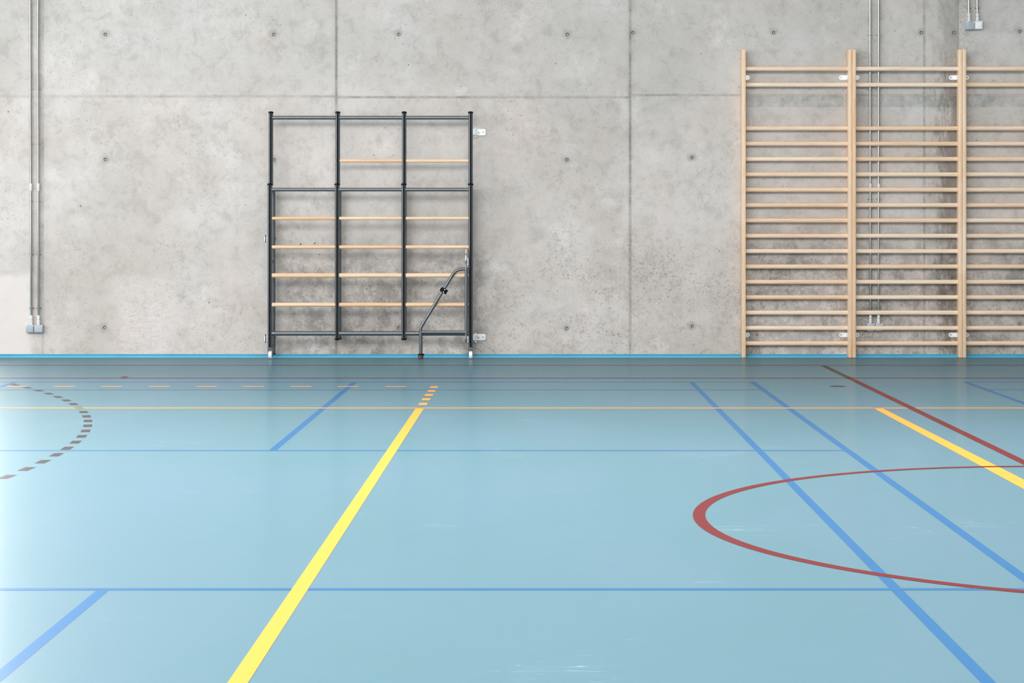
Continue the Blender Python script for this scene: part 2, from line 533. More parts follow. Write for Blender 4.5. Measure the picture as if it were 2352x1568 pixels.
def wood(name, axis, light, dark, joints=None):
    """pale timber; grain runs along axis"""
    t = NT(name)
    P = t.coords()
    oi = t.n('ShaderNodeObjectInfo')
    off = t.vmath('ADD', P, t.vmath('SCALE', (13.0, 7.0, 5.0)).outputs[0]).outputs[0]
    sh = t.n('ShaderNodeVectorMath', operation='SCALE')
    sh.inputs[0].default_value = (31.0, 17.0, 23.0)
    t.t.links.new(oi.outputs['Random'], sh.inputs['Scale'])
    Q = t.vmath('ADD', P, sh.outputs[0]).outputs[0]
    st = (1.2, 30, 30) if axis == 'X' else (30, 30, 1.2)
    g = t.noise(t.scaled(Q, st), 1.6, 6, 0.6, 0.8)
    g2 = t.noise(t.scaled(Q, tuple(v * 3 for v in st)), 2.2, 3, 0.5, 0.3)
    c = t.mix(t.ss(g, 0.36, 0.68), light, dark)
    c = t.mix(t.ss(g2, 0.50, 0.66, 0, 0.42), c, t.mix(1.0, c, (0.80, 0.66, 0.54), 'MULTIPLY'))
    # every piece its own tone
    c = t.mix(t.ss(oi.outputs['Random'], 0.25, 1.0, 0.0, 0.9), c, t.mix(1.0, c, (0.95, 0.83, 0.71), 'MULTIPLY'))
    if joints:
        sep = t.n('ShaderNodeSeparateXYZ'); t.t.links.new(Q, sep.inputs[0])
        k = t.math('FLOOR', t.math('MULTIPLY', sep.outputs[2], 1.0 / joints))
        wn = t.n('ShaderNodeTexWhiteNoise', noise_dimensions='1D')
        t.t.links.new(k, wn.inputs['W'])
        c = t.mix(t.math('MULTIPLY', wn.outputs['Value'], 0.55), c, t.mix(1.0, c, (0.90, 0.77, 0.62), 'MULTIPLY'))
    t.set(Base_Color=c, Roughness=0.42)
    t.b.inputs['Specular IOR Level'].default_value = 0.35
    return t.m


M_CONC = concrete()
M_FLOOR = sports_floor('blue_sports_floor', (0.098, 0.196, 0.236), (0.107, 0.200, 0.252))
M_YEL = sports_floor('yellow_line_paint', (0.94, 0.345, 0.046), (0.95, 0.352, 0.050), marks=False)
M_RED = sports_floor('red_line_paint', (0.140, 0.009, 0.010), (0.150, 0.011, 0.013), marks=False)
M_BLUE = sports_floor('blue_line_paint', (0.022, 0.122, 0.272), (0.026, 0.128, 0.290), marks=False)
M_BRN = sports_floor('brown_line_paint', (0.036, 0.028, 0.029), (0.042, 0.032, 0.033), marks=False)
M_UMB = sports_floor('dark_umber_line_paint', (0.030, 0.020, 0.018), (0.036, 0.024, 0.021), marks=False)
M_DKT = sports_floor('dark_line_paint', (0.012, 0.028, 0.030), (0.015, 0.03, 0.034), marks=False)
M_COVE = simple('cyan_skirting', (0.088, 0.41, 0.58), 0.35, var=0.06, scale=3)
M_POST = wood('pale_upright_timber', 'Z', (0.92, 0.72, 0.54), (0.85, 0.63, 0.45), joints=0.42)
M_RUNG = wood('pale_rung_timber', 'X', (0.92, 0.74, 0.58), (0.86, 0.65, 0.49))
M_FRUNG = wood('frame_rung_timber', 'X', (0.90, 0.66, 0.45), (0.80, 0.53, 0.34))
M_DARK = simple('charcoal_steel', (0.170, 0.182, 0.192), 0.30, 0.75, 0.5, 0.05, 30)
M_BLACK = simple('black_plastic', (0.004, 0.005, 0.007), 0.55, 0, 0.12)
M_ZINC = simple('zinc_plated_steel', (0.92, 0.93, 0.93), 0.30, 0.25, 0.5, 0.05, 30)
M_PIPE = simple('steel_conduit', (0.46, 0.455, 0.44), 0.15, 1.0, 0.5, 0.04, 20)
M_WHITE = simple('white_nylon', (0.82, 0.83, 0.86), 0.4, var=0.03)
M_LGREY = simple('pale_grey_plastic', (0.68, 0.68, 0.67), 0.45, var=0.03)
M_BOX = simple('grey_socket_plastic', (0.40, 0.43, 0.47), 0.45, var=0.03)
M_RUB = simple('brown_rubber', (0.085, 0.055, 0.035), 0.6, var=0.3, scale=60)
M_CEIL = simple('white_ceiling_paint', (0.62, 0.62, 0.61), 0.8, var=0.02, scale=2)
M_WALLP = simple('grey_side_wall_paint', (0.45, 0.44, 0.42), 0.8, var=0.05, scale=2)
M_FRAME = simple('white_window_frame', (0.75, 0.76, 0.77), 0.4, var=0.02)

# ---------------------------------------------------------------- room
def quad(bm, pts):
    return bm.faces.new([bm.verts.new(Vector(p)) for p in pts])


def slab(name, lo, hi, mat):
    bm = bmesh.new()
    box(bm, [(a + b) / 2 for a, b in zip(lo, hi)], [b - a for a, b in zip(lo, hi)])
    o = finish(name, bm, mat, smooth=False)
    o['kind'] = 'structure'
    return o


floor = slab('floor', (ROOM_L, ROOM_B, -0.2), (ROOM_R, WALL + 0.3, 0.0), M_FLOOR)
tag(floor, 'pale blue sports hall floor with coloured court lines', 'floor')


def wall_with_holes():
    """concrete wall whose formwork ties are real recesses"""
    bm = bmesh.new()
    x0, x1, z1 = -4.965, ROOM_R, ROOM_H
    ob = [bm.verts.new((x, WALL, z)) for x, z in ((x0, 0), (x1, 0), (x1, z1), (x0, z1))]
    edges = [bm.edges.new((ob[i], ob[(i + 1) % 4])) for i in range(4)]
    rims = []
    specs = [(x, y, 0.0150, 0.016, 20) for x, y in TIES] + [(x, y, 0.0065, 0.03, 10) for x, y in SMALL_HOLES]
    for x, y, r, dep, n in specs:
        ring = [bm.verts.new((wx(x) + r * math.cos(t), WALL, wz(y) + r * math.sin(t)))
                for t in (2 * PI * k / n for k in range(n))]
        edges += [bm.edges.new((ring[i], ring[(i + 1) % n])) for i in range(n)]
        rims.append((ring, x, y, r, dep, n))
    bmesh.ops.triangle_fill(bm, use_beauty=True, edges=edges)
    # drop triangles that filled a hole
    kill = [f for f in bm.faces for (ring, x, y, r, dep, n) in rims
            if (f.calc_center_median() - Vector((wx(x), WALL, wz(y)))).length < r * 0.98 and all(v in ring for v in f.verts)]
    bmesh.ops.delete(bm, geom=list(set(kill)), context='FACES_ONLY')
    for ring, x, y, r, dep, n in rims:
        back = [bm.verts.new((wx(x) + 0.75 * (v.co.x - wx(x)), WALL + dep, wz(y) + 0.75 * (v.co.z - wz(y)))) for v in ring]
        for i in range(n):
            bm.faces.new((ring[i], ring[(i + 1) % n], back[(i + 1) % n], back[i]))
        bm.faces.new(back)
    # body of the wall
    bb = [bm.verts.new((v.co.x, WALL + 0.3, v.co.z)) for v in ob]
    for i in range(4):
        bm.faces.new((ob[i], bb[i], bb[(i + 1) % 4], ob[(i + 1) % 4]))
    bm.faces.new(bb)
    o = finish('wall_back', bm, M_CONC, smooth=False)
    return tag(o, 'tall fair-faced concrete wall with panel joints and tie holes', 'wall', kind='structure')


wall = wall_with_holes()
M_PLUG = simple('pale_mortar', (0.46, 0.45, 0.435), 0.85, var=0.1, scale=80)
M_PATCH = simple('mortar_patch', (0.48, 0.475, 0.455), 0.9, var=0.14, scale=90)
M_SOCK = simple('grimy_tie_sleeve', (0.055, 0.053, 0.050), 0.9, var=0.2, scale=90)
for x, y in TIES:
    bm = bmesh.new()
    prism(bm, [(wx(x) + 0.0148 * math.cos(a), wz(y) + 0.0148 * math.sin(a)) for a in (2 * PI * k / 20 for k in range(20))],
          WALL + 0.003, WALL + 0.015, 'Y')
    sl = finish('tie_sleeve', bm, M_SOCK, wall)
    bm = bmesh.new()
    prism(bm, [(wx(x) + 0.0010 + 0.0082 * math.cos(a), wz(y) - 0.001 + 0.0082 * math.sin(a)) for a in (2 * PI * k / 16 for k in range(16))],
          WALL + 0.0005, WALL + 0.0145, 'Y')
    finish('tie_plug', bm, M_PLUG, sl)
# filled former holes beside three of the ties
for x, y in ((1792, 75), (2131.5, 74.5), (241, 774)):
    bm = bmesh.new()
    rr = 0.018 if y < 100 else 0.010
    n = 18
    prism(bm, [(wx(x) + rr * (1 + 0.08 * math.sin(3 * a)) * math.cos(a), wz(y) + rr * 1.1 * math.sin(a)) for a in (2 * PI * k / n for k in range(n))],
          WALL - 0.0015, WALL + 0.004, 'Y')
    finish('mortar_patch', bm, M_PATCH, wall)

# coved skirting strip
bm = bmesh.new()
prof = [(WALL, 0.0), (WALL, 0.030), (WALL - 0.0095, 0.030), (WALL - 0.0105, 0.0288), (WALL - 0.005, 0.0160)]
for k in range(1, 7):
    a = PI / 2 * k / 6
    prof.append((WALL - 0.005 - 0.018 * math.sin(a), 0.0015 + 0.0145 * math.cos(a)))
prof.append((WALL - 0.023, 0.0))
prism(bm, prof, -4.965, ROOM_R, 'X')
sk = finish('baseboard_back', bm, M_COVE)
tag(sk, 'bright cyan coved skirting along the concrete wall', 'skirting', kind='structure')

# left corner: tall window beside the concrete wall, glazed left side, plain right and rear walls, ceiling
slab('wall_corner_sill', (ROOM_L, WALL, 0.0), (-4.965, WALL + 0.3, 0.42), M_CONC)
slab('wall_corner_head', (ROOM_L, WALL, 5.58), (-4.965, WALL + 0.3, ROOM_H), M_CONC)
slab('wall_left_sill', (ROOM_L - 0.3, ROOM_B, 0.0), (ROOM_L, WALL + 0.3, 0.9), M_WALLP)
slab('wall_left_head', (ROOM_L - 0.3, ROOM_B, 5.5), (ROOM_L, WALL + 0.3, ROOM_H), M_WALLP)
slab('wall_left_end', (ROOM_L - 0.3, 14.5, 0.9), (ROOM_L, WALL + 0.3, 5.5), M_WALLP)
slab('wall_left_start', (ROOM_L - 0.3, ROOM_B, 0.9), (ROOM_L, 1.5, 5.5), M_WALLP)
slab('wall_right', (ROOM_R, ROOM_B, 0.0), (ROOM_R + 0.3, WALL + 0.3, ROOM_H), M_WALLP)
slab('wall_rear_sill', (ROOM_L - 0.3, ROOM_B - 0.3, 0.0), (ROOM_R + 0.3, ROOM_B, 0.98), M_WALLP)
slab('wall_rear_head', (ROOM_L - 0.3, ROOM_B - 0.3, 6.22), (ROOM_R + 0.3, ROOM_B, ROOM_H), M_WALLP)
slab('wall_rear_left', (ROOM_L - 0.3, ROOM_B - 0.3, 0.98), (-8.02, ROOM_B, 6.22), M_WALLP)
slab('wall_rear_right', (9.02, ROOM_B - 0.3, 0.98), (ROOM_R + 0.3, ROOM_B, 6.22), M_WALLP)
bm = bmesh.new()
for k in range(9):
    box(bm, (-7.98 + k * 16.96 / 8, ROOM_B - 0.02, 3.6), (0.07, 0.06, 5.2))
for z in (1.01, 3.6, 6.19):
    box(bm, (0.5, ROOM_B - 0.02, z), (17.0, 0.055, 0.06))
finish('window_3', bm, M_FRAME, smooth=False)['kind'] = 'structure'
slab('ceiling', (ROOM_L - 0.3, ROOM_B - 0.3, ROOM_H), (ROOM_R + 0.3, WALL + 0.3, ROOM_H + 0.2), M_CEIL)
bm = bmesh.new()
for x in (-9.0 + 0.04, -7.0, -5.02):
    box(bm, (x, WALL + 0.16, 3.0), (0.07, 0.06, 5.16))
for z in (0.455, 3.0, 5.545):
    box(bm, (-6.99, WALL + 0.16, z), (4.0, 0.055, 0.06))
finish('window_1', bm, M_FRAME, smooth=False)['kind'] = 'structure'
bm = bmesh.new()
for k in range(7):
    box(bm, (ROOM_L - 0.02, 1.54 + k * 12.92 / 6, 3.2), (0.06, 0.07, 4.6))
for z in (0.93, 3.2, 5.47):
    box(bm, (ROOM_L - 0.02, 8.0, z), (0.055, 13.0, 0.06))
finish('window_2', bm, M_FRAME, smooth=False)['kind'] = 'structure'

# upstands round the roof lights
ROOF = [(yy, math.radians(30), ROOM_H - 0.32) for yy, p in STRIPS] + [(10.3, 0.0, ROOM_H - 0.05)]
for k, (yy, ti, zz) in enumerate(ROOF):
    R = Matrix.Translation((-2.0, yy, zz)) @ Matrix.Rotation(ti, 4, 'X')
    bm = bmesh.new()
    for cx, cy, sx, sy in ((0, 0.84, 15.2, 0.06), (0, -0.84, 15.2, 0.06), (7.57, 0, 0.06, 1.62), (-7.57, 0, 0.06, 1.62)):
        box(bm, R @ Vector((cx, cy, 0.0)), (sx, sy, 0.06), rot=R.to_3x3().to_4x4())
    finish('trim_%d' % (k + 1), bm, M_FRAME, smooth=False)['kind'] = 'structure'

# ---------------------------------------------------------------- court markings (paint on the floor)
LAYER = {'blue': 0.0003, 'blue_across': 0.0005, 'dark': 0.0004, 'brown': 0.0006, 'yellow': 0.0008, 'red': 0.0010}


def paint(name, polys, mat, layer, label=None):
    bm = bmesh.new()
    z = LAYER[layer]
    for p in polys:
        quad(bm, [(x, y, z) for x, y in p])
    o = finish(name, bm, mat, floor, smooth=False)
    if label: o['label'] = label
    return o


def across(y_px, x0, x1, w=0.04, shift=0.0):
    """line parallel to the wall; x0, x1 in metres"""
    Y = K / (y_px - VY)
    return [(x0, Y - w / 2), (x1, Y - w / 2), (x1, Y + w / 2), (x0, Y + w / 2)]


def along(r0, r1, Y0, Y1):
    return [(r0 * EYE, Y0), (r1 * EYE, Y0), (r1 * EYE, Y1), (r0 * EYE, Y1)]


def Yp(y): return K / (y - VY)


NEAR = 1.0
bl0, bl2 = -4.485, 1.4055 * EYE
# badminton, blue
paint('badminton_back_line', [across(877, bl0, bl2)], M_BLUE, 'blue_across')
paint('badminton_long_service_line', [across(895, bl0, bl2)], M_BLUE, 'blue_across')
paint('badminton_short_service_line', [across(1034.5, bl0, bl2)], M_BLUE, 'blue_across')
paint('badminton_short_service_line', [across(1353, bl0, bl2)], M_BLUE, 'blue_across')
paint('badminton_centre_line', [along(-1.2190, -1.1840, Yp(1033.5), Yp(876.5))], M_BLUE, 'blue')
paint('badminton_centre_line', [along(-1.2235, -1.1885, NEAR, Yp(1356.5))], M_BLUE, 'blue')
paint('badminton_singles_line', [along(0.9715, 1.0050, NEAR, Yp(876.5))], M_BLUE, 'blue')
paint('badminton_sideline', [along(1.3685, 1.4035, NEAR, Yp(876.5))], M_BLUE, 'blue')
paint('badminton_singles_line', [along(-3.42, -3.386, NEAR, Yp(876.5))], M_BLUE, 'blue')
paint('badminton_sideline', [along(-3.817, -3.782, NEAR, Yp(876.5))], M_BLUE, 'blue')
paint('badminton_sideline', [along(2.752, 2.787, NEAR, Yp(876.0))], M_BLUE, 'blue')
paint('badminton_back_line', [across(876.8, 2.752 * EYE, ROOM_R - 0.5)], M_BLUE, 'blue_across')
paint('badminton_long_service_line', [across(894.6, 2.752 * EYE, ROOM_R - 0.5)], M_BLUE, 'blue_across')
# volleyball, yellow
paint('volleyball_sideline', [across(936.9, ROOM_L + 0.5, ROOM_R - 0.5, 0.05)], M_YEL, 'yellow')
paint('volleyball_attack_line', [along(-0.6865, -0.6415, NEAR, Yp(937))], M_YEL, 'yellow')
c = [fl(2006, 937), fl(2026, 937), fl(2352, 1101.5), fl(2352, 1123.3)]
far = lambda a, b, Y: (a[0] + (b[0] - a[0]) * (Y - a[1]) / (b[1] - a[1]), Y)
paint('volleyball_centre_line', [[far(c[0], c[3], NEAR), far(c[1], c[2], NEAR), c[1], c[0]]], M_YEL, 'yellow')
for y0, y1 in ((887.1, 890.7), (896.0, 899.6), (904.8, 909.0), (914.5, 919.0), (925.0, 930.2)):
    paint('attack_line_dash', [along(-0.6865, -0.6390, Yp(y1), Yp(y0))], M_YEL, 'yellow')
sY = 887.6
for k in range(-3, 9):
    x0 = 15.3 + 108.65 * k
    a, b = fl(x0, sY), fl(x0 + 48.0, sY)
    paint('coach_line_dash', [across(sY, a[0], b[0], 0.05)], M_YEL, 'yellow')
# handball: brown dashed nine-metre arc
cx_, cy_, R_ = -11.5818, 9.8896, 9.082
for k in range(-4, 19):
    a0 = -0.02930 + 0.0333 * k
    q = []
    for s in (-1, 1):
        for rr in ((R_ - 0.0255, R_ + 0.0255) if s < 0 else (R_ + 0.0255, R_ - 0.0255)):
            t = a0 + s * 0.0080
            q.append((cx_ + rr * math.cos(t), cy_ + rr * math.sin(t)))
    if min(p[1] for p in q) > 17.6: continue
    paint('handball_arc_dash', [q], M_BRN, 'brown')
# dark boundary and red sideline
paint('dark_boundary_line', [across(838.8, ROOM_L + 0.5, ROOM_R - 0.5, 0.05)], M_DKT, 'dark')
paint('red_sideline', [across(868.2, ROOM_L + 0.5, ROOM_R - 0.5, 0.05)], M_RED, 'red')
paint('dark_halfway_line', [along(2.047, 2.089, Yp(866.5), Yp(838.8))], M_UMB, 'brown')
paint('red_halfway_line', [along(2.047, 2.0915, NEAR, Yp(866.5))], M_RED, 'red')
paint('red_tick_line', [[fl(275.8, 867.5), fl(290.5, 867.5), fl(295.6, 864.2), fl(281.4, 864.4)]], M_RED, 'red')
# basketball centre circle
bm = bmesh.new()
cc, ro, ri = (2.4376, 7.9356), 1.8148, 1.7640
n = 160
vo = [bm.verts.new((cc[0] + ro * math.cos(2 * PI * k / n), cc[1] + ro * math.sin(2 * PI * k / n), LAYER['red'])) for k in range(n)]
vi = [bm.verts.new((cc[0] + ri * math.cos(2 * PI * k / n), cc[1] + ri * math.sin(2 * PI * k / n), LAYER['red'])) for k in range(n)]
for k in range(n):
    bm.faces.new((vo[k], vo[(k + 1) % n], vi[(k + 1) % n], vi[k]))
finish('basketball_centre_circle', bm, M_RED, floor, smooth=False)

# round cover of a floor sleeve
a = fl(1923.5, 887)
sl = empty('floor_socket_cover', (a[0], a[1], 0), 'small round brown cover set in the floor in front of the middle wall bars', 'floor cover')
bm = bmesh.new()
lathe_z(bm, (a[0], a[1], 0), [(0.060, 0.0002), (0.060, 0.0010), (0.053, 0.0016), (0.053, 0.0002)], 32)
finish('rim', bm, M_RUB, sl)
bm = bmesh.new()
lathe_z(bm, (a[0], a[1], 0), [(0.052, 0.0004), (0.052, 0.0011), (0.046, 0.0014)], 32)
finish('lid', bm, M_SOCK, sl)


# ---------------------------------------------------------------- wall bars
def wall_bars_proto(x0):
    """one unit: left outer edge at x0, one metre wide"""
    root = empty('wall_bars', (x0, WALL, 0), 'x', 'wall bars', 'wall bars along the concrete wall')
    Wd, pw, top = 0.997, 0.0335, 2.793
    yf = WALL - 0.104
    for k in (0, 1):
        cx = x0 + (pw / 2 if k == 0 else Wd - pw / 2)
        bm = bmesh.new()
        box(bm, (cx, (yf + WALL - 0.002) / 2, (top + 0.002) / 2), (pw, WALL - 0.002 - yf, top - 0.002), 0.004, 2)
        finish('post', bm, M_POST, root)
    ys = [158.0, 194.8] + [294.7 + 35.25 * k for k in range(15)]
    first = None
    for i, y in enumerate(ys):
        Y = WALL - (0.068 if i == 0 else 0.048)
        z = EYE - (y - VY) * Y / FPX
        if first is None:
            bm = bmesh.new()
            n = 20
            # oval section, a little flattened front to back
            prism(bm, [(0.0145 * math.copysign(abs(math.cos(a)) ** 0.85, math.cos(a)), 0.0195 * math.copysign(abs(math.sin(a)) ** 0.85, math.sin(a)))
                       for a in (2 * PI * q / n for q in range(n))], -0.4665, 0.4665, 'X')
            first = finish('rung', bm, M_RUNG)
            o = first
        else:
            o = first.copy()
            COL.objects.link(o)
        o.parent = root
        o.location = (Wd / 2, Y - WALL, z)
    for y in (178.2, 768.8):
        z = EYE - (y - VY) * (WALL - 0.005) / FPX
        for k in (0, 1):
            inner = x0 + (pw if k == 0 else Wd - pw)
            s = 1 if k == 0 else -1
            ln = 0.046 if k == 0 else 0.070
            bm = bmesh.new()
            rl, rr = (0.0008, 0.0195) if k == 0 else (0.0195, 0.0008)
            prism(bm, rounded_rect(inner + s * ln / 2, z, ln, 0.040, rl, rr), WALL - 0.0045, WALL - 0.0008, 'Y')
            # flange screwed to the inner face of the post
            box(bm, (inner + s * 0.0019, WALL - 0.034, z), (0.0036, 0.060, 0.040), 0.0008, 1)
            br = finish('wall_bracket', bm, M_ZINC, root)
            sx = inner + s * (0.030 if k == 0 else 0.052)
            bm = bmesh.new()
            tube(bm, [(sx, WALL - 0.0045, z), (sx, WALL - 0.0075, z)], [0.0065, 0.0050], 14)
            finish('screw', bm, M_PIPE, br)
            bm = bmesh.new()
            tube(bm, [(inner + s * 0.0037, WALL - 0.040, z), (inner + s * 0.0068, WALL - 0.040, z)], [0.006, 0.0045], 12)
            finish('screw', bm, M_PIPE, br)
    return root


def copy_tree(o, parent=None):
    c = o.copy()
    COL.objects.link(c)
    if parent is not None: c.parent = parent
    for ch in list(o.children):
        copy_tree(ch, c)
    return c


x_first = (1704.5 - VX) * (WALL - 0.104) / FPX
unit = wall_bars_proto(x_first)
unit['label'] = 'pale wooden wall bars nearest the dark climbing frame, bare concrete behind'
u2 = copy_tree(unit)
u2.location.x += 0.9985
u2['label'] = 'pale wooden wall bars with two steel conduits running down behind the rungs'
u3 = copy_tree(unit)
u3.location.x += 0.9985 * 2
u3['label'] = 'pale wooden wall bars cut off by the picture edge, below two small grey boxes'


# ---------------------------------------------------------------- conduits and their boxes
def conduit(x_top, x_bot, y_end, bx0, bx1, by0, by1, clips, coupling, label, group, open_box=False):
    r = 0.0098
    Yc = WALL - 0.022
    s = Yc / FPX
    top = Vector(((x_top - VX) * s, Yc, 3.9))
    top.x = (x_top + (x_top - x_bot) * 0.32 - VX) * s
    bot = px(x_bot, y_end, Yc)
    zbase = EYE - (by1 - VY) * s
    root = empty('conduit', ((bx0 + bx1) / 2 * s - VX * s, WALL, zbase), label, 'conduit', group)
    at = lambda y: px(x_top + (x_bot - x_top) * y / max(y_end, 1), y, Yc)
    bm = bmesh.new()
    tube(bm, [top, at(0), bot], r, 18)
    finish('pipe', bm, M_PIPE, root)
    for y in clips:
        p = at(y)
        bm = bmesh.new()
        tube(bm, [p + Vector((0, 0, -0.004)), p + Vector((0, 0, 0.004))], r + 0.0012, 18)
        for sx in (-1, 1):
            box(bm, (p.x + sx * 0.0185, WALL - 0.0035, p.z), (0.013, 0.0045, 0.008), 0.001, 1)
            tube(bm, [(p.x + sx * 0.020, WALL - 0.006, p.z), (p.x + sx * 0.020, WALL - 0.010, p.z)], [0.0042, 0.003], 10)
            box(bm, (p.x + sx * 0.0115, WALL - 0.012, p.z), (0.0020, 0.022, 0.008))
        finish('pipe_clip', bm, M_PIPE, root)
    if coupling:
        p = at(coupling)
        bm = bmesh.new()
        tube(bm, [p + Vector((0, 0, -0.034)), p + Vector((0, 0, -0.031)), p + Vector((0, 0, 0.031)), p + Vector((0, 0, 0.034))],
             [r + 0.001, r + 0.0030, r + 0.0030, r + 0.001], 18)
        finish('coupling', bm, M_LGREY, root)
    # screwed gland between pipe and box
    zb = EYE - (by0 - VY) * s
    L = bot.z - zb
    bm = bmesh.new()
    lathe_z(bm, (bot.x, Yc, zb), [(0.0150, -0.002), (0.0150, L * 0.30), (0.0165, L * 0.32), (0.0165, L * 0.55), (0.0115, L * 0.57), (0.0105, L * 0.66),
                                  (0.0145, L * 0.68), (0.0145, L * 1.05), (0.0110, L * 1.16)], 18)
    finish('cable_gland', bm, M_LGREY, root)
    # the box
    a, b = px(bx0, by0, WALL - 0.040), px(bx1, by1, WALL - 0.040)
    w, hh = b.x - a.x, a.z - b.z
    cxx, czz = (a.x + b.x) / 2, (a.z + b.z) / 2
    bm = bmesh.new()
    box(bm, (cxx, WALL - 0.0205, czz), (w, 0.039, hh), 0.004, 3)
    bx = finish('socket_box', bm, M_LGREY if open_box else M_BOX, root)
    bm = bmesh.new()
    if open_box:
        for q, (ww, h2) in enumerate(((w * 0.80, hh * 0.80), (w * 0.52, hh * 0.56))):
            yy = WALL - 0.0405 - 0.003 * q
            box(bm, (cxx + w * 0.02, yy, czz - hh * 0.02), (ww, 0.004, h2), 0.0012, 1)
        finish('socket_insert', bm, M_WHITE, bx)
    else:
        box(bm, (cxx, WALL - 0.0425, czz - 0.002), (w * 0.94, 0.006, hh * 0.90), 0.002, 2)
        finish('lid', bm, M_BOX, bx)
    for sx in (-1, 1):
        bm = bmesh.new()
        tube(bm, [(cxx + sx * w * 0.40, WALL - 0.043, czz + hh * 0.42), (cxx + sx * w * 0.40, WALL - 0.0475, czz + hh * 0.42)], 0.0052, 10)
        finish('lid_screw', bm, M_WHITE, bx)
    return root


cl_long = [77.5, 203.3, 329.5, 462, 584, 707]
conduit(69.4, 71.9, 727, 59.3, 77.0, 746.5, 763.3, cl_long, 430, 'steel conduit with grey box at far left, outer one nearer the picture edge', 'conduits at the far left')
conduit(87.2, 88.6, 727, 78.0, 98.2, 746.5, 763.3, cl_long, 430, 'steel conduit with grey box at far left, beside the panel joint', 'conduits at the far left')
conduit(1998.7, 1999.2, 724, 1991.5, 2009.6, 742.5, 760, [80, 206, 331, 457, 583, 707], 430, 'steel conduit behind the middle wall bars, one closer to the doubled post', 'conduits behind the wall bars')
conduit(2018.3, 2018.0, 724, 2011.0, 2028.0, 742.5, 760, [80, 206, 331, 457, 583, 707], 430, 'steel conduit behind the middle wall bars, one closer to the stained joint', 'conduits behind the wall bars')
conduit(2225.3, 2225.8, 33, 2218.3, 2238.6, 49, 68, [18.5], None, 'short conduit end at upper right with closed dark grey box', 'conduit ends above the wall bars')
conduit(2244.7, 2245.2, 33, 2238.9, 2257.3, 48, 67, [17.5], None, 'short conduit end at upper right with open white box', 'conduit ends above the wall bars', open_box=True)


# ---------------------------------------------------------------- climbing frame
YL, YU, YR = WALL - 0.205, WALL - 0.160, WALL - 0.048      # lower frame, upper frame, rear posts
root = empty('climbing_frame', (px(850, 824, YL).x, YL, 0), 'dark steel climbing frame with wooden rungs standing folded against the concrete wall', 'climbing frame')


def grooved(cx, cy, r, z0, z1):
    """round post with a slot up its front"""
    w, d = r * 0.36, r * 0.30
    a0 = math.asin(w / r)
    o = [(cx - w, cy - (r - d)), (cx - w, cy - r * math.cos(a0))]
    n = 22
    for k in range(1, n):
        t = a0 + (2 * PI - 2 * a0) * k / n
        o.append((cx - r * math.sin(t), cy - r * math.cos(t)))
    o += [(cx + w, cy - r * math.cos(a0)), (cx + w, cy - (r - d))]
    bm = bmesh.new()
    prism(bm, o, z0, z1, 'Z')
    strip = bmesh.new()
    box(strip, (cx, cy - r * 0.80, (z0 + z1) / 2), (w * 1.96, r * 0.26, z1 - z0 - 0.002))
    return bm, strip, w


def post(name, xp, Y, y0, y1, r, cap_top=True, cap_bot=False, strip_to=None):
    p0, p1 = px(xp, y0, Y), px(xp, y1, Y)
    bm, st, w = grooved(p0.x, Y, r, p1.z, p0.z)
    o = finish(name, bm, M_DARK, root)
    if strip_to:
        zs = px(xp, strip_to, Y).z
        st.free(); st = bmesh.new()
        box(st, (p0.x, Y - r * 0.80, (zs + p0.z) / 2), (w * 1.96, r * 0.26, p0.z - zs - 0.002))
        pl = bmesh.new()
        box(pl, (p0.x, Y - r * 0.81, (zs + p1.z) / 2), (w * 1.96, r * 0.28, zs - p1.z - 0.001))
        finish('slot_plug', pl, M_DARK, o, smooth=False)
    finish('slot_strip', st, M_BLACK, o, smooth=False)
    if cap_top:
        bm = bmesh.new()
        lathe_z(bm, (p0.x, Y, p0.z), [(r + 0.0028, -0.006), (r + 0.0032, 0.0), (r + 0.0022, 0.006), (r * 0.75, 0.0105), (r * 0.3, 0.012)], 24)
        finish('end_cap', bm, M_BLACK, o)
    if cap_bot:
        bm = bmesh.new()
        lathe_z(bm, (p0.x, Y, p1.z), [(r * 0.4, -0.010), (r * 0.85, -0.008), (r + 0.002, -0.002), (r + 0.0025, 0.005)], 24)
        finish('end_cap', bm, M_BLACK, o)
    return o


LX = [620.2, 774.6, 927.5, 1081.0]
UX = [622.3, 775.9, 928.3, 1080.8]
RX = [627.6, 779.3, 929.6, 1081.8]
RU, RL = 0.0205, 0.0220
for x in UX: post('upper_post', x, YU, 258.6, 426, RU)
for i, x in enumerate(LX):
    if i in (0, 3): post('lower_post', x, YL, 423.6, 804.5, RL, strip_to=797)
    else: post('lower_post', x, YL, 423.6, 778.5, RL, cap_bot=True)
for i, x in enumerate(RX):
    p0, p1 = px(x, 433, YR), px(x, 777 if i in (1, 2) else 812, YR)
    bm = bmesh.new()
    tube(bm, [p1, p0], 0.0195, 22)
    rp = finish('rear_post', bm, M_DARK, root)
    bm = bmesh.new()
    lathe_z(bm, p1, [(0.008, -0.008), (0.018, -0.007), (0.0215, -0.002), (0.0215, 0.004)], 22)
    finish('end_cap', bm, M_BLACK, rp)
    # spacers joining the rear posts to the frame
    for y in ((440, 772) if i in (1, 2) else (440, 600, 792)):
        z = px(x, y, YR).z
        bm = bmesh.new()
        box(bm, ((px(x, 0, YR).x + px(LX[i], 0, YL).x) / 2, (YR + YL) / 2, z), (0.012, YR - YL, 0.022), 0.002, 1)
        finish('spacer', bm, M_DARK, root)

